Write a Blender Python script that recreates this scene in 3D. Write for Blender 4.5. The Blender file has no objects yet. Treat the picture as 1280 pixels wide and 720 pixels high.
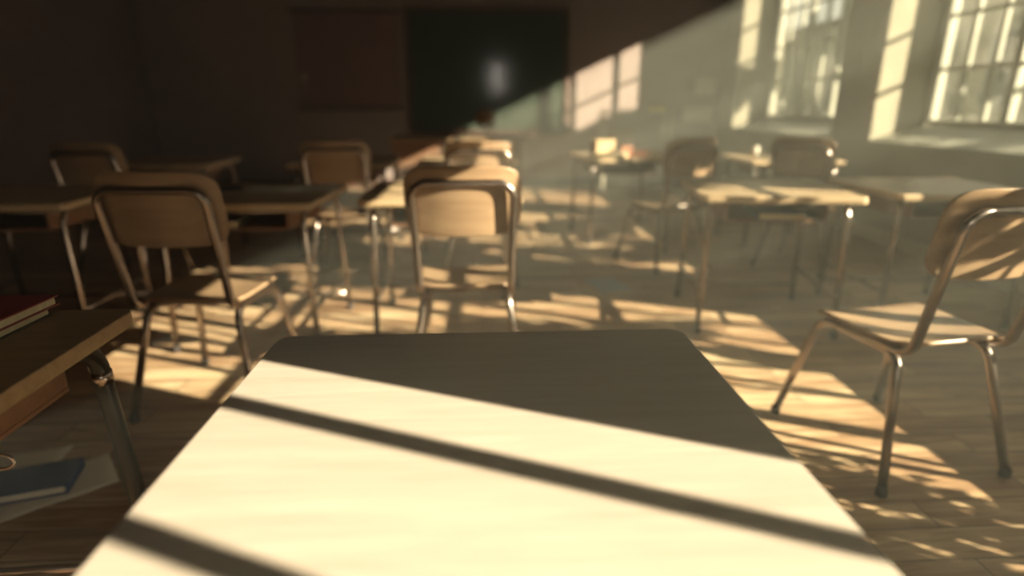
import bpy, bmesh, math, random
from mathutils import Vector, Matrix
random.seed(7)
S = bpy.context.scene
COL = S.collection
PI = math.pi

# ------------------------------------------------------------------ materials
def new_mat(name):
    m = bpy.data.materials.new(name); m.use_nodes = True
    nt = m.node_tree
    b = nt.nodes['Principled BSDF']
    return m, nt, b
def N(nt, t, **kw):
    n = nt.nodes.new(t)
    for k, v in kw.items():
        if k.startswith('i_'): n.inputs[k[2:].replace('_', ' ')].default_value = v
        else: setattr(n, k, v)
    return n
def ramp(nt, stops):
    r = nt.nodes.new('ShaderNodeValToRGB')
    e = r.color_ramp.elements
    while len(e) < len(stops): e.new(.5)
    for k, (p, c) in enumerate(stops):
        e[k].position = p; e[k].color = (*c, 1)
    return r
def wood(name, c1, c2, axis=0, scale=1.0, rough=.45, spec=.4, bump=.15, coord='Object'):
    m, nt, b = new_mat(name)
    tc = N(nt, 'ShaderNodeTexCoord'); mp = N(nt, 'ShaderNodeMapping')
    s = [22*scale]*3; s[axis] = 1.4*scale
    mp.inputs['Scale'].default_value = s
    nt.links.new(tc.outputs[coord], mp.inputs[0])
    n1 = N(nt, 'ShaderNodeTexNoise', i_Scale=1.6, i_Detail=6, i_Roughness=.6, i_Distortion=.6)
    n2 = N(nt, 'ShaderNodeTexNoise', i_Scale=6.0, i_Detail=4, i_Roughness=.7)
    nt.links.new(mp.outputs[0], n1.inputs['Vector']); nt.links.new(mp.outputs[0], n2.inputs['Vector'])
    mx = N(nt, 'ShaderNodeMix', data_type='FLOAT'); mx.inputs[0].default_value = .35
    nt.links.new(n1.outputs[0], mx.inputs[2]); nt.links.new(n2.outputs[0], mx.inputs[3])
    r = ramp(nt, [(.3, c2), (.68, c1)])
    nt.links.new(mx.outputs[0], r.inputs[0]); nt.links.new(r.outputs[0], b.inputs['Base Color'])
    bp = N(nt, 'ShaderNodeBump', i_Strength=bump, i_Distance=.002)
    nt.links.new(mx.outputs[0], bp.inputs['Height']); nt.links.new(bp.outputs[0], b.inputs['Normal'])
    b.inputs['Roughness'].default_value = rough
    b.inputs['Specular IOR Level'].default_value = spec
    return m
def plain(name, c, rough=.6, metal=0, spec=.5, var=.12, nscale=8):
    m, nt, b = new_mat(name)
    tc = N(nt, 'ShaderNodeTexCoord')
    n1 = N(nt, 'ShaderNodeTexNoise', i_Scale=nscale, i_Detail=5, i_Roughness=.6)
    nt.links.new(tc.outputs['Object'], n1.inputs['Vector'])
    lo = tuple(x*(1-var) for x in c); hi = tuple(min(1, x*(1+var)) for x in c)
    r = ramp(nt, [(.3, lo), (.7, hi)])
    nt.links.new(n1.outputs[0], r.inputs[0]); nt.links.new(r.outputs[0], b.inputs['Base Color'])
    b.inputs['Roughness'].default_value = rough; b.inputs['Metallic'].default_value = metal
    b.inputs['Specular IOR Level'].default_value = spec
    return m
M = {}
M['desk'] = wood('desk_veneer', (.53, .455, .40), (.42, .35, .30), axis=0, rough=.32, spec=.5, bump=.7)
M['desk_edge'] = wood('desk_edge_band', (.36, .26, .13), (.22, .15, .07), rough=.5)
M['row_desk'] = wood('row_desk_veneer', (.54, .40, .25), (.39, .27, .16), axis=0, rough=.38, spec=.45)
M['dark_desk'] = wood('worn_desk_top', (.36, .24, .13), (.22, .135, .07), rough=.42)
M['chair_wood'] = wood('chair_ply', (.36, .245, .15), (.23, .14, .085), axis=0, rough=.3, spec=.5)
M['tray'] = wood('tray_board', (.26, .13, .07), (.16, .08, .045), rough=.6)
M['chrome'] = plain('tube_metal', (.35, .29, .26), rough=.26, metal=1, nscale=30, var=.08)
M['black_tube'] = plain('black_tube', (.014, .011, .009), rough=.4, spec=.3)
M['rubber'] = plain('rubber', (.03, .022, .02), rough=.7)
M['rail'] = plain('window_paint', (.36, .35, .29), rough=.55)
M['plaster'] = plain('plaster', (.345, .31, .235), rough=.9, nscale=2.5, var=.12)
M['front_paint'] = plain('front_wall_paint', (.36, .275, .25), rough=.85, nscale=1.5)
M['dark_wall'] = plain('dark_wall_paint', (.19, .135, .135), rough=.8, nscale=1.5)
M['ceil'] = plain('ceiling_paint', (.10, .075, .065), rough=.95, nscale=1)
M['board'] = plain('blackboard_slate', (.05, .065, .048), rough=.11, spec=.5, nscale=3)
M['board_frame'] = wood('board_frame_wood', (.12, .06, .04), (.07, .035, .025))
M['screen'] = plain('map_fabric', (.26, .15, .15), rough=.75, nscale=4)
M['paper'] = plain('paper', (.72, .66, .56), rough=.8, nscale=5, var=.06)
M['red'] = plain('red_cover', (.22, .018, .022), rough=.5)
M['pages'] = plain('page_block', (.62, .52, .33), rough=.8, nscale=60)
M['dkcover'] = plain('dark_cover', (.03, .022, .02), rough=.5)
M['blue'] = plain('blue_cover', (.012, .04, .17), rough=.8, spec=.15)
M['paleblue'] = plain('pale_blue_card', (.30, .33, .42), rough=.6)
M['box'] = plain('cardboard', (.48, .34, .2), rough=.85)
M['pink'] = plain('salmon_card', (.62, .30, .20), rough=.7)
M['yellow'] = plain('yellow_card', (.62, .5, .08), rough=.6)
M['globe'] = plain('globe_print', (.32, .17, .06), rough=.4, nscale=9, var=.5)
M['bark'] = plain('bark', (.12, .085, .05), rough=.9, nscale=14, var=.4)
M['grass'] = plain('ground_grass', (.12, .13, .05), rough=.95, nscale=3, var=.3)
M['metalgrey'] = plain('grey_metal', (.35, .34, .28), rough=.4, metal=.6)
M['facade'] = plain('facade_render', (.30, .27, .20), rough=.9, nscale=1)
M['shutter'] = plain('shutter', (.12, .11, .09), rough=.5)
M['cream'] = plain('cream_paint', (.55, .5, .38), rough=.6)

def leaf_mat():
    m, nt, b = new_mat('leaf')
    b.inputs['Base Color'].default_value = (.10, .13, .04, 1); b.inputs['Roughness'].default_value = .5
    tr = N(nt, 'ShaderNodeBsdfTranslucent'); tr.inputs[0].default_value = (.22, .24, .05, 1)
    mx = N(nt, 'ShaderNodeMixShader'); mx.inputs[0].default_value = .3
    nt.links.new(b.outputs[0], mx.inputs[1]); nt.links.new(tr.outputs[0], mx.inputs[2])
    nt.links.new(mx.outputs[0], nt.nodes['Material Output'].inputs[0])
    return m
M['leaf'] = leaf_mat()
def glass_mat():
    m, nt, b = new_mat('dusty_glass')
    tc = N(nt, 'ShaderNodeTexCoord')
    mp = N(nt, 'ShaderNodeMapping'); mp.inputs['Scale'].default_value = (1, 5, 1.2)
    nt.links.new(tc.outputs['Object'], mp.inputs[0])
    n1 = N(nt, 'ShaderNodeTexNoise', i_Scale=2.2, i_Detail=5, i_Roughness=.65)
    nt.links.new(mp.outputs[0], n1.inputs['Vector'])
    mr = N(nt, 'ShaderNodeMapRange'); mr.inputs[1].default_value = .35; mr.inputs[2].default_value = .7
    mr.inputs[3].default_value = .006; mr.inputs[4].default_value = .04
    nt.links.new(n1.outputs[0], mr.inputs[0])
    t = N(nt, 'ShaderNodeBsdfTransparent'); t.inputs[0].default_value = (.97, .97, .93, 1)
    d = N(nt, 'ShaderNodeBsdfTranslucent'); d.inputs[0].default_value = (.75, .72, .62, 1)
    g = N(nt, 'ShaderNodeBsdfGlossy'); g.inputs['Roughness'].default_value = .08
    m1 = N(nt, 'ShaderNodeMixShader'); m2 = N(nt, 'ShaderNodeMixShader'); m2.inputs[0].default_value = .05
    nt.links.new(mr.outputs[0], m1.inputs[0])
    nt.links.new(t.outputs[0], m1.inputs[1]); nt.links.new(d.outputs[0], m1.inputs[2])
    nt.links.new(m1.outputs[0], m2.inputs[1]); nt.links.new(g.outputs[0], m2.inputs[2])
    nt.links.new(m2.outputs[0], nt.nodes['Material Output'].inputs[0])
    return m
M['glass'] = glass_mat()
def floor_mat():
    m, nt, b = new_mat('floor_planks')
    tc = N(nt, 'ShaderNodeTexCoord')
    br = N(nt, 'ShaderNodeTexBrick', offset=.37, i_Scale=1.0)
    br.inputs['Brick Width'].default_value = .62; br.inputs['Row Height'].default_value = .115
    br.inputs['Mortar Size'].default_value = .0022; br.inputs['Mortar Smooth'].default_value = .3
    br.inputs['Color1'].default_value = (.0, 0, 0, 1); br.inputs['Color2'].default_value = (1, 1, 1, 1)
    br.inputs['Mortar'].default_value = (.5, .5, .5, 1)
    nt.links.new(tc.outputs['Object'], br.inputs['Vector'])
    mp = N(nt, 'ShaderNodeMapping'); mp.inputs['Scale'].default_value = (1.6, 18, 1)
    nt.links.new(tc.outputs['Object'], mp.inputs[0])
    # a different slice of the grain for every plank
    ad = N(nt, 'ShaderNodeVectorMath', operation='MULTIPLY_ADD')
    cmb = N(nt, 'ShaderNodeCombineXYZ')
    nt.links.new(br.outputs['Color'], cmb.inputs[2]); nt.links.new(br.outputs['Color'], cmb.inputs[0])
    ad.inputs[1].default_value = (7, 0, 9)
    nt.links.new(cmb.outputs[0], ad.inputs[0]); nt.links.new(mp.outputs[0], ad.inputs[2])
    n1 = N(nt, 'ShaderNodeTexNoise', i_Scale=1.5, i_Detail=6, i_Roughness=.62, i_Distortion=.8)
    nt.links.new(ad.outputs[0], n1.inputs['Vector'])
    n2 = N(nt, 'ShaderNodeTexNoise', i_Scale=1.3, i_Detail=4)
    nt.links.new(tc.outputs['Object'], n2.inputs['Vector'])
    mx = N(nt, 'ShaderNodeMath', operation='MULTIPLY_ADD'); mx.inputs[1].default_value = .22
    nt.links.new(br.outputs['Color'], mx.inputs[0]); nt.links.new(n1.outputs[0], mx.inputs[2])
    mx2 = N(nt, 'ShaderNodeMath', operation='MULTIPLY_ADD'); mx2.inputs[1].default_value = .35
    nt.links.new(n2.outputs[0], mx2.inputs[0]); nt.links.new(mx.outputs[0], mx2.inputs[2])
    r = ramp(nt, [(.45, (.13, .065, .036)), (.74, (.36, .22, .125)), (1.0, (.64, .48, .30))])
    nt.links.new(mx2.outputs[0], r.inputs[0])
    dk = N(nt, 'ShaderNodeMix', data_type='RGBA'); dk.inputs[7].default_value = (.05, .028, .018, 1)
    nt.links.new(br.outputs['Fac'], dk.inputs[0]); nt.links.new(r.outputs[0], dk.inputs[6])
    nt.links.new(dk.outputs[2], b.inputs['Base Color'])
    b.inputs['Roughness'].default_value = .42; b.inputs['Specular IOR Level'].default_value = .4
    bp = N(nt, 'ShaderNodeBump', i_Strength=.35, i_Distance=.003)
    sb = N(nt, 'ShaderNodeMath', operation='SUBTRACT')
    nt.links.new(n1.outputs[0], sb.inputs[0]); nt.links.new(br.outputs['Fac'], sb.inputs[1])
    nt.links.new(sb.outputs[0], bp.inputs['Height']); nt.links.new(bp.outputs[0], b.inputs['Normal'])
    return m
M['floor'] = floor_mat()

# ------------------------------------------------------------------ mesh helpers
def obj(name, bm, mat, parent=None, smooth=False, bev=0, seg=2):
    bmesh.ops.recalc_face_normals(bm, faces=bm.faces)
    me = bpy.data.meshes.new(name); bm.to_mesh(me); bm.free()
    mats = mat if isinstance(mat, (list, tuple)) else [mat]
    for m in mats: me.materials.append(m)
    if smooth:
        for p in me.polygons: p.use_smooth = True
    o = bpy.data.objects.new(name, me); COL.objects.link(o)
    if parent: o.parent = parent
    if bev:
        md = o.modifiers.new('bevel', 'BEVEL'); md.width = bev; md.segments = seg; md.limit_method = 'ANGLE'
    return o
def box(bm, x0, x1, y0, y1, z0, z1, mi=0, mat=None):
    vs = [bm.verts.new((x, y, z)) for z in (z0, z1) for (x, y) in ((x0, y0), (x1, y0), (x1, y1), (x0, y1))]
    if mat is not None:
        for v in vs: v.co = mat @ v.co
    for f in ((3, 2, 1, 0), (4, 5, 6, 7), (0, 1, 5, 4), (1, 2, 6, 5), (2, 3, 7, 6), (3, 0, 4, 7)):
        fc = bm.faces.new([vs[i] for i in f]); fc.material_index = mi
def prism(bm, pts, z0, z1):
    a = [bm.verts.new((x, y, z0)) for x, y in pts]; b = [bm.verts.new((x, y, z1)) for x, y in pts]
    bm.faces.new(a[::-1]); bm.faces.new(b)
    n = len(pts)
    for i in range(n): bm.faces.new([a[i], a[(i+1) % n], b[(i+1) % n], b[i]])
def rrect(w, d, r, n=7):
    pts = []
    for cx, cy, a0 in ((w/2-r, d/2-r, 0), (-w/2+r, d/2-r, PI/2), (-w/2+r, -d/2+r, PI), (w/2-r, -d/2+r, 1.5*PI)):
        for k in range(n+1):
            a = a0+PI/2*k/n; pts.append((cx+r*math.cos(a), cy+r*math.sin(a)))
    return pts
def fillet(pts, r, n=8):
    P = [Vector(p) for p in pts]; out = [P[0]]
    for i in range(1, len(P)-1):
        a = (P[i-1]-P[i]); b = (P[i+1]-P[i]); la, lb = a.length, b.length
        a.normalize(); b.normalize()
        ang = a.angle(b)
        if ang > PI-.05: out.append(P[i]); continue
        t = min(r/math.tan(ang/2), la*.48, lb*.48); rr = t*math.tan(ang/2)
        c = P[i]+(a+b).normalized()*(rr/math.sin(ang/2))
        s = P[i]+a*t-c; e = P[i]+b*t-c
        for k in range(n+1):
            
            w = s.angle(e); f = k/n
            out.append(c+(s*math.sin((1-f)*w)+e*math.sin(f*w))/math.sin(w))
    out.append(P[-1]); return out
def tube(bm, pts, r, seg=12, cap=True):
    P = [Vector(p) for p in pts]
    up = None; rings = []
    for i, p in enumerate(P):
        t = (P[min(i+1, len(P)-1)]-P[max(i-1, 0)]).normalized()
        if up is None:
            up = Vector((0, 0, 1)) if abs(t.z) < .9 else Vector((1, 0, 0))
        s = t.cross(up).normalized(); up = s.cross(t).normalized()
        rings.append([bm.verts.new(p+(s*math.cos(a)+up*math.sin(a))*r) for a in [2*PI*k/seg for k in range(seg)]])
    for i in range(len(rings)-1):
        for k in range(seg):
            bm.faces.new([rings[i][k], rings[i][(k+1) % seg], rings[i+1][(k+1) % seg], rings[i+1][k]])
    if cap: bm.faces.new(rings[0][::-1]); bm.faces.new(rings[-1])
def lathe(bm, prof, seg=20, o=(0, 0, 0)):
    rings = [[bm.verts.new((o[0]+r*math.cos(2*PI*k/seg), o[1]+r*math.sin(2*PI*k/seg), o[2]+z)) for k in range(seg)] for r, z in prof]
    for i in range(len(rings)-1):
        for k in range(seg):
            bm.faces.new([rings[i][k], rings[i][(k+1) % seg], rings[i+1][(k+1) % seg], rings[i+1][k]])
    bm.faces.new(rings[0][::-1]); bm.faces.new(rings[-1])
def thing(name, label, cat, loc=(0, 0, 0), rz=0, group=None):
    o = bpy.data.objects.new(name, None); COL.objects.link(o); o.empty_display_size = .1
    o.location = loc; o.rotation_euler = (0, 0, rz)
    o['label'] = label; o['category'] = cat
    if group: o['group'] = group
    return o
def tag(o, label, cat, group=None, loc=None, rz=None):
    o['label'] = label; o['category'] = cat
    if group: o['group'] = group
    if loc is not None: o.location = loc
    if rz is not None: o.rotation_euler = (0, 0, rz)
    return o
def struct(name, bm, mat, parent=None, **kw):
    o = obj(name, bm, mat, parent, **kw)
    if parent is None: o['kind'] = 'structure'
    return o
def copy_tree(o, parent=None):
    c = o.copy(); COL.objects.link(c)
    if parent: c.parent = parent
    for ch in list(o.children): copy_tree(ch, c)
    return c

# ------------------------------------------------------------------ room
XR, XG = 3.30, 3.75           # inner face of the window wall, plane of the glazing
XL, YF, YB, ZC = -4.3, 8.3, -3.4, 3.15
ZS, ZT = .95, 2.685
PER = 2.84
WINS = [(-.15+k*PER, 2.11+k*PER) for k in (-1, 0, 1, 2)]
bm = bmesh.new(); box(bm, XL-.2, XG+.1, YB-.2, YF+.2, -.12, 0)
struct('floor', bm, M['floor'])
bm = bmesh.new(); box(bm, XL-.2, XG+.1, YB-.2, YF+.2, ZC, ZC+.15)
struct('ceiling', bm, M['ceil'])
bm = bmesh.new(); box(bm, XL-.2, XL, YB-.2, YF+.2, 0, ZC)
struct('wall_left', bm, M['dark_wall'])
bm = bmesh.new(); box(bm, XL, XG+.1, YF, YF+.2, 0, ZC)
struct('wall_front', bm, M['front_paint'])
# window wall with four real openings and sloping sills
bm = bmesh.new()
box(bm, XR, XG+.1, YB-.2, YF, 0, .80)
box(bm, XR, XG+.1, YB-.2, YF, ZT, ZC)
edges = [YB-.2]+[v for w in WINS for v in w]+[YF]
for k in range(0, len(edges), 2):
    box(bm, XR, XG+.1, edges[k], edges[k+1], .80, ZT)
struct('wall_right', bm, M['plaster'])
# glazing
def window(i, y0, y1):
    n = 'window_%d' % (i+1)
    b = bmesh.new()
    fw = .10
    box(b, XG-.03, XG+.04, y0, y0+fw, ZS, ZT); box(b, XG-.03, XG+.04, y1-fw, y1, ZS, ZT)
    box(b, XG-.03, XG+.04, y0+fw, y1-fw, ZT-.05, ZT); box(b, XG-.03, XG+.04, y0+fw, y1-fw, ZS-.02, ZS+.04)
    f = y1-fw
    for d in (.705, 1.335):
        box(b, XG-.028, XG+.035, f-d-.03, f-d+.03, ZS+.04, ZT-.05)
    for d in (.24, .50, 1.02, 1.545, 1.805):
        box(b, XG-.014, XG+.020, f-d-.014, f-d+.014, ZS+.04, ZT-.05)
    for z in (1.38, 1.78, 2.19):
        box(b, XG-.012, XG+.018, y0+fw, f, z-.014, z+.014)
    fr = struct(n, b, M['rail'], bev=.003)
    g = bmesh.new()
    box(g, XG+.001, XG+.005, y0+fw-.01, f+.01, ZS+.03, ZT-.04)
    obj('pane', g, M['glass'], fr)
    s = bmesh.new()
    v = [s.verts.new(p) for p in ((XR-.02, y0, .79), (XR-.02, y1, .79), (XG+.06, y1, .79), (XG+.06, y0, .79),
                                  (XR-.02, y0, .82), (XR-.02, y1, .82), (XG-.03, y1, ZS-.01), (XG-.03, y0, ZS-.01),
                                  (XG+.06, y1, ZS-.02), (XG+.06, y0, ZS-.02))]
    for q in ((0, 1, 5, 4), (4, 5, 6, 7), (7, 6, 8, 9), (9, 8, 2, 3), (0, 3, 2, 1), (0, 4, 7, 9, 3), (1, 2, 8, 6, 5)):
        s.faces.new([v[k] for k in q])
    obj('window_sill', s, M['rail'], fr)
for i, (y0, y1) in enumerate(WINS): window(i, y0, y1)
# rear wall with an unseen door; glowing pane added for the blackboard highlight
DX0, DX1 = .10, 1.04
bm = bmesh.new()
box(bm, XL, DX0, YB-.2, YB, 0, ZC); box(bm, DX1, XR, YB-.2, YB, 0, ZC); box(bm, DX0, DX1, YB-.2, YB, 2.5, ZC)
struct('wall_rear', bm, M['dark_wall'])
bm = bmesh.new()
GX0, GX1, GZ0, GZ1 = .40, .74, 1.55, 2.35
box(bm, DX0, GX0, YB-.12, YB-.07, 0, 2.5); box(bm, GX1, DX1, YB-.12, YB-.07, 0, 2.5)
box(bm, GX0, GX1, YB-.12, YB-.07, 0, GZ0); box(bm, GX0, GX1, YB-.12, YB-.07, GZ1, 2.5)
door = struct('door_1', bm, M['board_frame'])
mg, nt, b = new_mat('highlight_glow_pane')
b.inputs['Emission Color'].default_value = (1, .93, .72, 1); b.inputs['Emission Strength'].default_value = 22
b.inputs['Base Color'].default_value = (.7, .7, .65, 1); b.inputs['Roughness'].default_value = .4
bm = bmesh.new(); box(bm, GX0, GX1, YB-.10, YB-.09, GZ0, GZ1)
obj('pane', bm, mg, door)
bm = bmesh.new(); tube(bm, fillet([(.2, YB-.07, 1.0), (.2, YB-.02, 1.0), (.32, YB-.02, 1.0)], .01), .009)
obj('handle', bm, M['chrome'], door)
# baseboards
bm = bmesh.new(); box(bm, XL, XR-.02, YF-.02, YF, 0, .12); struct('baseboard_front', bm, M['board_frame'], bev=.004)
bm = bmesh.new(); box(bm, XR-.02, XR, YB, YF, 0, .12); struct('baseboard_right', bm, M['cream'], bev=.004)
bm = bmesh.new(); box(bm, XL, XL+.02, YB, YF-.02, 0, .12); struct('baseboard_left', bm, M['board_frame'], bev=.004)

# ------------------------------------------------------------------ front wall boards
bb = thing('blackboard', 'large dark glossy blackboard in a thin frame on the front wall', 'blackboard', (.12, YF, 1.52))
bm = bmesh.new(); box(bm, -1.02, 1.02, -.03, -.002, -.74, .74); obj('slate_panel', bm, M['board'], bb)
bm = bmesh.new()
box(bm, -1.07, -1.02, -.045, -.002, -.79, .79); box(bm, 1.02, 1.07, -.045, -.002, -.79, .79)
box(bm, -1.02, 1.02, -.045, -.002, .74, .79); box(bm, -1.02, 1.02, -.045, -.002, -.79, -.74)
obj('frame', bm, M['board_frame'], bb, bev=.004)
bm = bmesh.new(); box(bm, -.95, .95, -.12, -.045, -.80, -.775); box(bm, -.95, .95, -.125, -.115, -.80, -.76)
obj('chalk_tray', bm, M['board_frame'], bb, bev=.003)
ms = thing('wall_map', 'plain dull red hanging wall sheet left of the blackboard', 'wall sheet', (-1.72, YF, 1.66))
bm = bmesh.new(); box(bm, -.66, .66, -.016, -.006, -.58, .58); obj('sheet', bm, M['screen'], ms)
bm = bmesh.new(); tube(bm, [(-.70, -.02, .60), (.70, -.02, .60)], .018); obj('roller_bar', bm, M['rubber'], ms, smooth=True)
bm = bmesh.new(); tube(bm, [(-.70, -.02, -.60), (.70, -.02, -.60)], .018); obj('bottom_bar', bm, M['rubber'], ms, smooth=True)
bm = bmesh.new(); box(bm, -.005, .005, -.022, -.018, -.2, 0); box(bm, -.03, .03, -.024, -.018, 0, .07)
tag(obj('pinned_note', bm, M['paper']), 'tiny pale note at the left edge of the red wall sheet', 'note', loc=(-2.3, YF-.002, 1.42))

# ------------------------------------------------------------------ furniture
TH = .70   # desk height
def make_chair():
    t = thing('school_chair', 'school chair', 'chair')
    # local frame: faces +Y, origin on the floor under the seat centre
    W = .19
    def sheet(name, grid, th, mat):
        b = bmesh.new()
        nu, nv = len(grid), len(grid[0])
        V = [[b.verts.new(p) for p in row] for row in grid]
        for i in range(nu-1):
            for j in range(nv-1):
                b.faces.new([V[i][j], V[i+1][j], V[i+1][j+1], V[i][j+1]])
        o = obj(name, b, mat, t, smooth=True)
        md = o.modifiers.new('solid', 'SOLIDIFY'); md.thickness = th; md.offset = 0
        md = o.modifiers.new('bevel', 'BEVEL'); md.width = .003; md.segments = 2; md.limit_method = 'ANGLE'; md.angle_limit = .9
        return o
    def sup(u, hw, hh, n, v):  # rounded-rectangle warp of the unit square [-1,1]^2
        return u
    def rounded(u, v, r):
        # pull the corners of the square in to a rounded outline
        x, y = abs(u), abs(v)
        m = max(x, y)
        if m < 1e-6: return u, v
        # outline scale for the superellipse through direction (u,v)
        k = (x/m)**r+(y/m)**r
        s = (1.0/k)**(1.0/r)
        f = 1+(s-1)*m**3
        return u*f, v*f
    nU, nV = 19, 19
    g = []
    for i in range(nU):
        row = []
        for j in range(nV):
            u, v = rounded(-1+2*i/(nU-1), -1+2*j/(nV-1), 5)
            x = u*(W+.005*v); y = v*.20
            z = .440-.012*(1-u*u)*(1-v*v)*1.0
            if v > .55: z -= .035*((v-.55)/.45)**2
            if v < -.6: z += .012*((-v-.6)/.4)**2
            row.append((x, y, z))
        g.append(row)
    sheet('seat', g, .011, M['chair_wood'])
    g = []
    for i in range(nU):
        row = []
        for j in range(nV):
            u, v = rounded(-1+2*i/(nU-1), -1+2*j/(nV-1), 5)
            zc = .778+v*.126
            yb = -.205-(zc-.44)*.17
            row.append((u*.207, yb+.045*u*u-.008, zc))
        g.append(row)
    sheet('backrest', g, .011, M['chair_wood'])
    def bk(z): return -.205-(z-.44)*.17
    b = bmesh.new()
    zt = .845
    pts = [(-W+.02, .05, .422), (-W+.02, bk(.43)+.0, .422), (-W+.012, bk(.80)-.020, zt), (W-.012, bk(.80)-.020, zt), (W-.02, bk(.43), .422), (W-.02, .05, .422)]
    tube(b, fillet(pts, .055), .0145)
    bf = obj('back_frame', b, M['chrome'], t, smooth=True)
    for s in (-1, 1):
        b = bmesh.new()
        x0 = s*(W-.03)
        pts = [(s*(W+.035), .245, .012), (x0, .165, .405), (x0, -.155, .405), (s*(W+.035), -.255, .012)]
        tube(b, fillet(pts, .06), .0138)
        lf = obj('leg_frame', b, M['chrome'], t, smooth=True)
        for yy in (.245, -.255):
            b = bmesh.new(); lathe(b, [(.014, 0), (.0165, .003), (.0165, .022), (.0145, .03), (.012, .035)], 14, (s*(W+.034), yy*.995, 0))
            obj('rubber_foot', b, M['rubber'], lf, smooth=True)
    for yy in (.11, -.11):
        b = bmesh.new(); tube(b, [(-W+.03, yy, .412), (W-.03, yy, .412)], .009)
        obj('cross_rail', b, M['chrome'], t, smooth=True)
    return t
def make_desk(top='desk', tube_mat='chrome', w=.74, d=.68):
    t = thing('school_desk', 'school desk', 'desk')
    bm = bmesh.new(); prism(bm, rrect(w, d, .030), TH-.026, TH)
    tp = obj('tabletop', bm, M[top], t, bev=.003)
    bm = bmesh.new(); prism(bm, rrect(w-.004, d-.004, .028), TH-.030, TH-.0255)
    obj('edge_trim', bm, M['desk_edge'], tp)
    lx, ly = w/2-.06, d/2-.065
    for s in (-1, 1):
        b = bmesh.new()
        tube(b, fillet([(s*(lx+.02), ly+.02, .012), (s*lx, ly, TH-.044), (s*lx, -ly, TH-.044), (s*(lx+.02), -ly-.02, .012)], .07), .0135 if tube_mat == 'chrome' else .017)
        lf = obj('leg_frame', b, M[tube_mat], t, smooth=True)
        b = bmesh.new(); tube(b, [(s*(lx+.014), ly+.014, .20), (s*(lx+.014), -ly-.014, .20)], .008)
        obj('side_stretcher', b, M[tube_mat], lf, smooth=True)
        for yy in (ly+.02, -ly-.02):
            b = bmesh.new(); lathe(b, [(.016, 0), (.019, .003), (.019, .024), (.0145, .036)], 14, (s*(lx+.0195), yy, 0))
            obj('rubber_foot', b, M['rubber'], lf, smooth=True)
        if tube_mat == 'black_tube':
            b = bmesh.new()
            k0, k1 = .105, .145
            f = lambda k: Vector((s*(lx+.02*k), (ly+.02*k), TH-.044-(TH-.056)*k))
            tube(b, [f(k0), f(k1)], .0185); obj('glint_ring', b, M['chrome'], lf, smooth=True)  # bright metal band stands in for a sun glint on the leg
    for yy in (ly-.09, -ly+.05):
        b = bmesh.new(); tube(b, [(-lx, yy, TH-.052), (lx, yy, TH-.052)], .009)
        obj('cross_rail', b, M[tube_mat], t, smooth=True)
    bm = bmesh.new()
    a, c, z0, z1 = w/2-(.135 if tube_mat == 'chrome' else .10), d/2-.10, TH-.135, TH-.032
    box(bm, -a, a, -c, c, z0, z0+.010)
    box(bm, -a, -a+.01, -c, c, z0+.010, z1); box(bm, a-.01, a, -c, c, z0+.010, z1)
    box(bm, -a+.01, a-.01, c-.01, c, z0+.010, z1)
    obj('book_tray', bm, M['tray'], t, bev=.002)
    b = bmesh.new(); tube(b, [(-lx-.015, ly+.016, .10), (lx+.015, ly+.016, .10)], .009)
    obj('foot_bar', b, M['chrome'], t, smooth=True)
    return t
R = math.radians
chair0 = make_chair()
CH = [  # x, y, rz, label
 (1.345, 1.69, R(9),   'sunlit wooden school chair standing alone beside the right edge of the near desk'),
 (-1.03, 2.19, R(-4),  'dark brown-backed school chair just behind the left near desk with the red book'),
 (-.065, 2.31, R(0),   'brightly lit school chair in the middle, straight ahead beyond the near desk'),
 (1.30, 4.08, R(20),   'angled school chair between the two right-hand desks, its back half shaded'),
 (2.27, 3.95, R(-48),  'small sunlit chair turned away at the right end of the far desk by the windows'),
 (-.02, 3.75, R(3),    'shaded school chair directly beyond the middle desk'),
 (-.88, 3.86, R(2),    'reddish brown school chair beyond the left desk that holds loose papers'),
 (-2.24, 3.78, R(-3),  'dim school chair at far left near the dark wall, behind the empty left desk'),
 (-2.05, 2.15, R(-5),  'school chair in deep shade left of the dark brown-backed chair'),
]
CH = CH[:8]
chairs = []
for i, (x, y, a, lb) in enumerate(CH):
    c = chair0 if i == 0 else copy_tree(chair0)
    c.location = (x, y, 0); c.rotation_euler = (0, 0, a); c['label'] = lb; c['group'] = 'school chairs around the classroom'
    chairs.append(c)
desk0 = make_desk()
desk1 = make_desk('row_desk')
DK = [
 (.0, .67, 0,          'large sunlit pale wooden desk filling the foreground, crossed by window bar shadows'),
 (-.19, 2.96, R(1),    'desk in front of the brightly lit middle chair'),
 (-1.09, 2.88, R(-2),  'brown desk with loose papers on its top, left of the middle chair'),
 (1.45, 2.95, R(-9),   'desk with two sunlit bands on top and a blue folder in its tray'),
 (2.36, 2.98, R(-3),   'desk nearest the window wall, partly hidden behind the back of the right chair'),
 (1.18, 5.02, R(6),    'far desk cluttered with boxes and books in the haze, near the front of the room'),
 (2.42, 4.72, R(-2),   'far hazy desk under the windows with a thin lit top'),
 (-.10, 4.62, R(0),    'desk beyond the shaded middle chair, with small patches of sun on its top'),
 (-1.02, 4.62, R(0),   'dim desk beyond the reddish brown chair, below the red wall sheet'),
 (-2.33, 4.66, R(1),   'dim desk beyond the dim far left chair, close to the dark wall'),
 (-2.17, 2.90, R(3),   'empty shaded desk at the left edge beyond the red book'),
]
for i, (x, y, a, lb) in enumerate(DK):
    c = desk0 if i == 0 else desk1 if i == 1 else copy_tree(desk1)
    c.location = (x, y, 0); c.rotation_euler = (0, 0, a); c['label'] = lb; c['group'] = 'school desks in rows'
dl = make_desk('dark_desk', 'black_tube')
dl.location = (-1.075, .83, 0); dl.rotation_euler = (0, 0, R(2))
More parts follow.
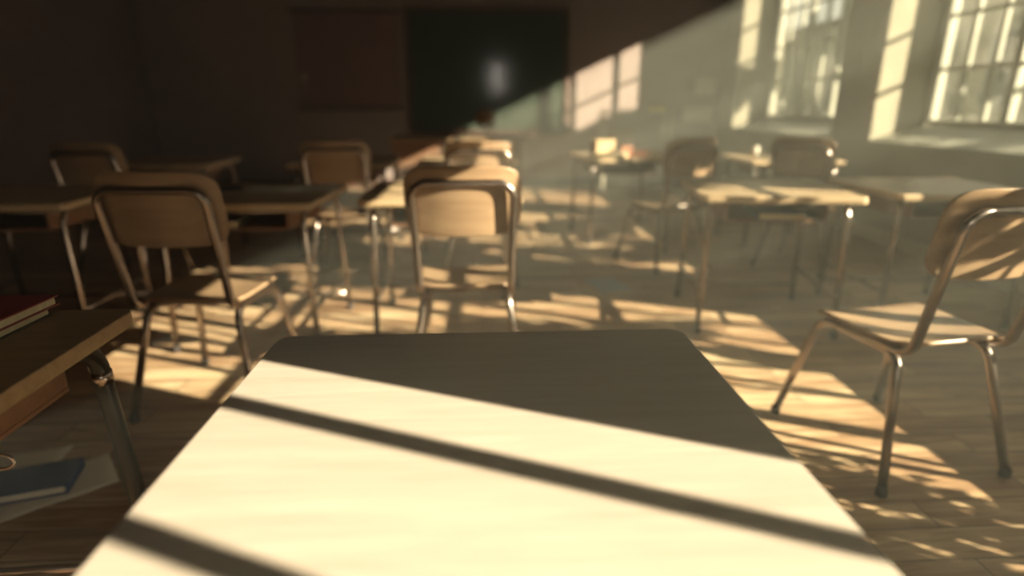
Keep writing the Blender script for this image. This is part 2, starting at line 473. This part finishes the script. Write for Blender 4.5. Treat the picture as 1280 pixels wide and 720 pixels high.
dl['label'] = 'brown desk with black tube legs at the left edge, holding the red book'; dl['group'] = 'school desks in rows'
bm = bmesh.new()
pts = [(.012*math.cos(a)*1.4, .0, .012*math.sin(a)) for a in [2*PI*k/16 for k in range(17)]]
tube(bm, pts, .0022, 8); tube(bm, [(0, 0, .012), (0, 0, .04), (-.03, 0, .062)], .002, 8)
o = obj('bag_hook', bm, M['chrome'], dl, smooth=True)
o.location = (.378, -.08, .612)

# ------------------------------------------------------------------ books, papers, folders
def book(name, w, d, h, cover, label, cat, loc, rz, group=None):
    t = thing(name, label, cat, loc, rz, group)
    b = bmesh.new()
    box(b, -w/2, w/2, -d/2, d/2, 0, .003); box(b, -w/2, w/2, -d/2, d/2, h-.003, h); box(b, -w/2, -w/2+.003, -d/2, d/2, .003, h-.003)
    obj('cover', b, M[cover], t, bev=.001)
    b = bmesh.new(); box(b, -w/2+.003, w/2-.005, -d/2+.005, d/2-.005, .003, h-.003)
    obj('page_block', b, M['pages'], t)
    return t
book('notebook', .22, .30, .022, 'dkcover', 'thick dark book lying under the red book on the left near desk', 'book', (-.972, 1.0, TH), R(0))
book('hardback_book', .24, .31, .020, 'red', 'red hardback book with cream page edges, topmost on the left near desk', 'book', (-.965, .995, TH+.022), R(-1))
def sheet_paper(label, loc, rz, w=.21, d=.297, mat='paper', name='paper_sheet', group=None):
    b = bmesh.new(); n = 8
    V = [[b.verts.new((-w/2+w*i/n, -d/2+d*j/n, .0015+.004*math.sin(i*1.1+j*.7)**2*(i/n))) for j in range(n+1)] for i in range(n+1)]
    for i in range(n):
        for j in range(n): b.faces.new([V[i][j], V[i+1][j], V[i+1][j+1], V[i][j+1]])
    o = obj(name, b, M[mat], None, smooth=True)
    md = o.modifiers.new('solid', 'SOLIDIFY'); md.thickness = .0008
    return tag(o, label, 'paper', group, loc, rz)
sheet_paper('pale paper sheet on the floor sticking out right of the blue folder', (-1.30, 1.58, .0), R(-52))
sheet_paper('pale paper sheet on the floor behind the blue folder, beside the desk tray', (-1.52, 1.68, .0), R(-80))
sheet_paper('pale paper sheet on the floor in front of the blue folder, lowest on the left', (-1.46, 1.40, .0), R(30))
bf = thing('ring_binder', 'dark blue folder lying on papers on the floor under the left desk', 'folder', (-1.50, 1.53, .008), R(16))
b = bmesh.new(); box(b, -.26, .26, -.075, .075, 0, .004); box(b, -.26, .26, -.075, .075, .026, .030); box(b, .256, .26, -.075, .075, .004, .026)
obj('cover', b, M['blue'], bf, bev=.001)
b = bmesh.new(); box(b, -.25, .25, -.07, .07, .004, .026); obj('page_block', b, M['paper'], bf)
sheet_paper('left one of two pale paper sheets on the brown desk behind the dark-backed chair', (-1.05, 2.98, TH), R(80))
sheet_paper('right one of two pale paper sheets on the brown desk behind the dark-backed chair', (-.84, 3.02, TH), R(8))
book('exercise_book', .17, .23, .012, 'dkcover', 'thin dark book at the left end of the brown desk with papers', 'book', (-1.27, 2.96, TH), R(20))
book('exercise_book', .20, .26, .03, 'paleblue', 'pale blue book in the tray of the brown desk with papers', 'book', (-1.20, 2.76, TH-.125), R(4))
book('exercise_book', .22, .28, .03, 'blue', 'blue folder inside the tray of the desk right of centre', 'folder', (1.46, 2.84, TH-.125), R(-9))
sheet_paper('flat pale blue paper on the sunlit floor right of the middle chair', (.80, 3.55, .0), R(15), mat='paleblue')
# far clutter on the hazy desk
def cardbox(label, loc, rz, w, d, h, mat='box', cat='box'):
    t = thing('cardboard_box', label, cat, loc, rz)
    b = bmesh.new(); box(b, -w/2, w/2, -d/2, d/2, 0, h-.002); obj('carton', b, M[mat], t, bev=.003)
    b = bmesh.new(); box(b, -w/2-.002, 0-.001, -d/2-.002, d/2+.002, h-.002, h+.002); box(b, .001, w/2+.002, -d/2-.002, d/2+.002, h-.002, h+.002)
    obj('lid_flap', b, M[mat], t)
    return t
cardbox('cream box standing at the left of the cluttered far desk', (1.02, 4.98, TH), R(12), .17, .14, .13)
cardbox('small salmon pink box at the middle of the cluttered far desk', (1.20, 4.86, TH), R(-10), .09, .08, .08, 'pink')
book('exercise_book', .2, .26, .03, 'pages', 'pale book lying at the front of the cluttered far desk', 'book', (1.05, 4.80, TH), R(70))
book('exercise_book', .18, .24, .035, 'pink', 'faded pink book at the right of the cluttered far desk', 'book', (1.38, 4.98, TH), R(30))
# cup on far desk under windows
t = thing('mug', 'small pale mug on the far hazy desk under the windows', 'mug', (2.25, 4.80, TH))
b = bmesh.new(); lathe(b, [(.030, 0), (.036, .005), (.038, .085), (.034, .085), (.032, .010), (.0, .008)], 18); obj('cup', b, M['paper'], t, smooth=True)
b = bmesh.new(); tube(b, [(.037+.024*math.sin(a), 0, .045-.026*math.cos(a)) for a in [PI*k/10 for k in range(11)]], .005, 8); obj('handle', b, M['paper'], t, smooth=True)

# teacher's desk near the blackboard
td = thing('teacher_desk', 'large dark wooden desk standing in front of the blackboard', 'desk', (-.25, 6.75, 0), 0)
b = bmesh.new(); box(b, -.75, .75, -.36, .36, .74, .775); obj('tabletop', b, M['dark_desk'], td, bev=.004)
for s in (-1, 1):
    b = bmesh.new(); box(b, s*.50-.19, s*.50+.19, -.32, .32, .06, .74); p = obj('pedestal', b, M['tray'], td, bev=.003)
    for k in range(3):
        b = bmesh.new(); box(b, s*.50-.17, s*.50+.17, .322, .337, .09+k*.215, .285+k*.215); dr = obj('drawer', b, M['dark_desk'], p, bev=.002)
        b = bmesh.new(); tube(b, [(s*.50-.05, .35, .19+k*.215), (s*.50+.05, .35, .19+k*.215)], .006, 8); obj('handle', b, M['chrome'], dr)
    b = bmesh.new(); box(b, s*.50-.18, s*.50+.18, -.31, .31, 0, .06); obj('plinth', b, M['rubber'], p)
b = bmesh.new(); box(b, -.31, .31, -.30, -.285, .25, .74); obj('modesty_panel', b, M['tray'], td)
gl = thing('desk_globe', 'small brown round globe standing on the dark desk near the blackboard', 'globe', (.05, 6.70, .775))
b = bmesh.new(); lathe(b, [(.07, 0), (.07, .012), (.02, .025), (.010, .06), (.010, .075)], 20); obj('base', b, M['board_frame'], gl, smooth=True)
b = bmesh.new(); bmesh.ops.create_uvsphere(b, u_segments=24, v_segments=14, radius=.10, matrix=Matrix.Translation((0, 0, .185))); obj('ball', b, M['globe'], gl, smooth=True)
b = bmesh.new(); tube(b, [(.115*math.sin(a), 0, .185-.115*math.cos(a)) for a in [PI*k/16 for k in range(17)]], .005, 8); obj('arc_holder', b, M['chrome'], gl, smooth=True)
t = thing('mug', 'pale mug left of the globe on the dark desk near the blackboard', 'mug', (-.18, 6.62, .775))
b = bmesh.new(); lathe(b, [(.034, 0), (.040, .005), (.042, .095), (.038, .095), (.036, .010), (.0, .008)], 18); obj('cup', b, M['cream'], t, smooth=True)
b = bmesh.new(); tube(b, [(.041+.026*math.sin(a), 0, .05-.028*math.cos(a)) for a in [PI*k/10 for k in range(11)]], .005, 8); obj('handle', b, M['cream'], t, smooth=True)
# open rack by the front wall
rk = thing('shelf_rack', 'pale open metal rack standing near the front wall beside the sunlit wall patch', 'rack', (2.03, 7.86, 0))
for x in (-.43, .43):
    for y in (-.17, .17):
        b = bmesh.new(); box(b, x-.014, x+.014, y-.014, y+.014, 0, 1.05); obj('post', b, M['cream'], rk, bev=.002)
for z in (.12, .55, 1.0):
    b = bmesh.new(); box(b, -.415, .415, -.18, .18, z, z+.02); obj('shelf', b, M['metalgrey'], rk, bev=.002)
cardbox('small yellow box on top of the pale metal rack', (2.30, 7.86, 1.02), 0, .22, .14, .06, 'yellow')
cardbox('brown carton on the middle shelf of the pale metal rack', (1.85, 7.86, .57), R(4), .26, .2, .2)
# pale cards near the corner, put there in place of sun patches
for (x, z, w, h, lb) in ((3.08, 1.36, .28, .20, 'upper of two pale cards standing in for sun patches on the front wall beside the corner'), (3.02, .98, .42, .20, 'lower of two pale cards standing in for sun patches on the front wall beside the corner')):
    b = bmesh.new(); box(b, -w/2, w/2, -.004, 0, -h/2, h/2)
    tag(obj('sun_patch_card', b, M['paper']), lb, 'sun_patch', loc=(x, YF-.001, z))

# ------------------------------------------------------------------ outside
bm = bmesh.new(); box(bm, XG+.1, 60, -40, 60, -.5, -.3)
g = struct('ground', bm, M['grass'])
SY, SZ = .445, .455     # how far the sun's rays run along y and down per metre of x
def foliage_mesh(name, blobs, parent, leaf=.055):
    b = bmesh.new()
    for (c, r, n) in blobs:
        c = Vector(c)
        for _ in range(n):
            while True:
                p = Vector((random.uniform(-1, 1), random.uniform(-1, 1), random.uniform(-1, 1)))
                if p.length < 1: break
            p = c+Vector((p.x*r[0], p.y*r[1], p.z*r[2]))
            L = leaf*random.uniform(.7, 1.3)
            q = Matrix.Rotation(random.uniform(0, 2*PI), 3, 'Z') @ Matrix.Rotation(random.uniform(-1.2, 1.2), 3, 'X') @ Matrix.Rotation(random.uniform(-.8, .8), 3, 'Y')
            vs = [b.verts.new(p+q @ Vector(v)) for v in ((0, -L, 0), (L*.45, -L*.1, L*.12), (0, L, 0), (-L*.45, -L*.1, L*.12))]
            b.faces.new([vs[0], vs[1], vs[2]]); b.faces.new([vs[0], vs[2], vs[3]])
    me = bpy.data.meshes.new(name); b.to_mesh(me); b.free(); me.materials.append(M['leaf'])
    o = bpy.data.objects.new(name, me); COL.objects.link(o); o.parent = parent
    return o
def plant(name, label, cat, d, blobs, leaf):
    """blobs: (y0, z0, ry, rz, n): where the cluster's shadow crosses the glazing plane"""
    X = XG+d
    B = []
    ys = []
    for (y0, z0, ry, rz, n) in blobs:
        dd = d+random.uniform(-.25, .25)
        B.append(((XG+dd, y0-SY*dd, z0+SZ*dd), (.3, ry, rz), n)); ys.append(y0-SY*dd)
    t = thing(name, label, cat, (X, sum(ys)/len(ys), -.3))
    bx = Vector(t.location)
    B2 = [(tuple(Vector(c)-bx), r, n) for c, r, n in B]
    foliage_mesh('foliage', B2, t, leaf)
    b = bmesh.new()
    zt = min(c[2] for c, r, n in B2)
    tube(b, [(0, 0, 0), (.03, .02, zt*.5), (0, 0, zt)], .035 if d < 2 else .09, 10)
    for c, r, n in B2:
        tube(b, [(0, 0, zt*.9), ((c[0])*.5, c[1]*.5, (zt+c[2])*.5-.05), c], .010 if d < 2 else .022, 6)
        for _ in range(3):
            e = Vector(c)+Vector((random.uniform(-.2, .2), random.uniform(-r[1], r[1]), random.uniform(-r[2], r[2])))
            tube(b, [c, tuple(e)], .005 if d < 2 else .009, 5)
    obj('trunk', b, M['bark'], t)
plant('garden_shrub', 'leafy shrub growing close outside the window beside the near desk', 'shrub', .9,
      [(.12, 1.25, .32, .20, 300), (.42, 1.86, .10, .05, 130), (.62, 1.80, .10, .04, 70), (-.05, 1.65, .25, .2, 150), (-.1, 1.0, .2, .2, 200)], .05)
plant('garden_tree', 'broad leafy tree outside the middle window', 'tree', 3.4,
      [(3.1, 1.3, .25, .18, 240), (3.9, 1.7, .35, .16, 300), (4.5, 1.2, .2, .15, 200), (3.3, 2.15, .28, .15, 220), (4.4, 2.35, .25, .12, 200), (3.0, 1.8, .15, .1, 120)], .07)
plant('garden_tree', 'dense tree outside the window nearest the front wall', 'tree', 3.2,
      [(7.40, 1.52, .30, .30, 1100), (6.95, 1.75, .28, .32, 1100), (6.55, 1.95, .28, .30, 900), (6.2, 1.75, .25, .18, 450), (5.8, 2.2, .25, .15, 260), (7.1, 1.1, .3, .25, 500)], .075)
plant('garden_tree', 'slender tree outside, seen between the two windows', 'tree', 4.0,
      [(1.2, 1.62, .18, .10, 120), (1.75, 2.05, .18, .12, 140), (.75, 1.95, .16, .07, 80), (1.5, 1.3, .15, .07, 70)], .07)

fc = thing('building', 'pale low building outside, seen dimly through the window panes', 'building', (17.5, 8, -.3))
b = bmesh.new(); box(b, 0, 6, -14, 34, 0, 5.2)
obj('wall', b, M['facade'], fc)
b = bmesh.new(); box(b, -.25, 6.2, -14.2, 34.2, 5.2, 5.42); obj('roof', b, M['bark'], fc)
for k in range(14):
    y = -11+k*3.2
    b = bmesh.new(); box(b, -.05, .02, y, y+1.3, 1.3, 3.9); f = obj('window', b, M['rail'], fc)
    b = bmesh.new(); box(b, -.06, -.045, y+.1, y+1.2, 1.4, 3.8); obj('pane', b, M['shutter'], f)
# ------------------------------------------------------------------ haze in the room
bm = bmesh.new(); box(bm, XL+.01, XR-.03, YB+.01, YF-.001, .001, ZC-.01)
mh = bpy.data.materials.new('dust_haze'); mh.use_nodes = True; nt = mh.node_tree; nt.nodes.clear()
out = N(nt, 'ShaderNodeOutputMaterial'); vs = N(nt, 'ShaderNodeVolumeScatter')
vs.inputs['Color'].default_value = (.94, .96, .86, 1); vs.inputs['Density'].default_value = .050; vs.inputs['Anisotropy'].default_value = 0
nt.links.new(vs.outputs[0], out.inputs['Volume'])
hz = obj('air_haze', bm, mh); hz['kind'] = 'stuff'
tag(hz, 'thin dusty haze filling the classroom air, lit in slanting shafts', 'haze')

# ------------------------------------------------------------------ light
sun = bpy.data.lights.new('sun', 'SUN'); sun.energy = 33; sun.angle = R(.2); sun.color = (1.0, .895, .645)
so = bpy.data.objects.new('sun', sun); COL.objects.link(so)
dirv = Vector((-1, SY, -SZ)).normalized()
so.rotation_euler = dirv.to_track_quat('-Z', 'Y').to_euler(); so.location = (12, -4, 6)
w = bpy.data.worlds.new('world'); S.world = w; w.use_nodes = True; nt = w.node_tree
bg = nt.nodes['Background']
tc = N(nt, 'ShaderNodeTexCoord'); sp = N(nt, 'ShaderNodeSeparateXYZ'); nt.links.new(tc.outputs['Generated'], sp.inputs[0])
r = ramp(nt, [(.0, (.30, .27, .18)), (.5, (.60, .57, .42)), (.62, (1.0, .98, .78)), (1.0, (1.0, 1.0, .88))])
mr = N(nt, 'ShaderNodeMapRange'); mr.inputs[1].default_value = -1; mr.inputs[2].default_value = 1
nt.links.new(sp.outputs[2], mr.inputs[0]); nt.links.new(mr.outputs[0], r.inputs[0])
nt.links.new(r.outputs[0], bg.inputs[0]); bg.inputs[1].default_value = 1.1

# ------------------------------------------------------------------ camera
cam = bpy.data.cameras.new('camera'); co = bpy.data.objects.new('camera', cam); COL.objects.link(co)
cam.sensor_width = 36; cam.lens = 730/1280*36; cam.clip_start = .02
co.location = (0, 0, 1.10)
pitch = math.atan(228/730.); yaw = -math.atan(40/765.)
co.rotation_euler = (PI/2-pitch, 0, yaw)
cam.dof.use_dof = True; cam.dof.focus_distance = 1.05; cam.dof.aperture_fstop = 1.15; cam.dof.aperture_blades = 0
S.camera = co
S.view_settings.view_transform = 'Standard'; S.view_settings.look = 'None'
S.view_settings.exposure = 0; S.view_settings.gamma = 1; S.view_settings.use_curve_mapping = False
S.cycles.use_denoising = True
S.cycles.max_bounces = 10; S.cycles.diffuse_bounces = 5; S.cycles.volume_bounces = 0
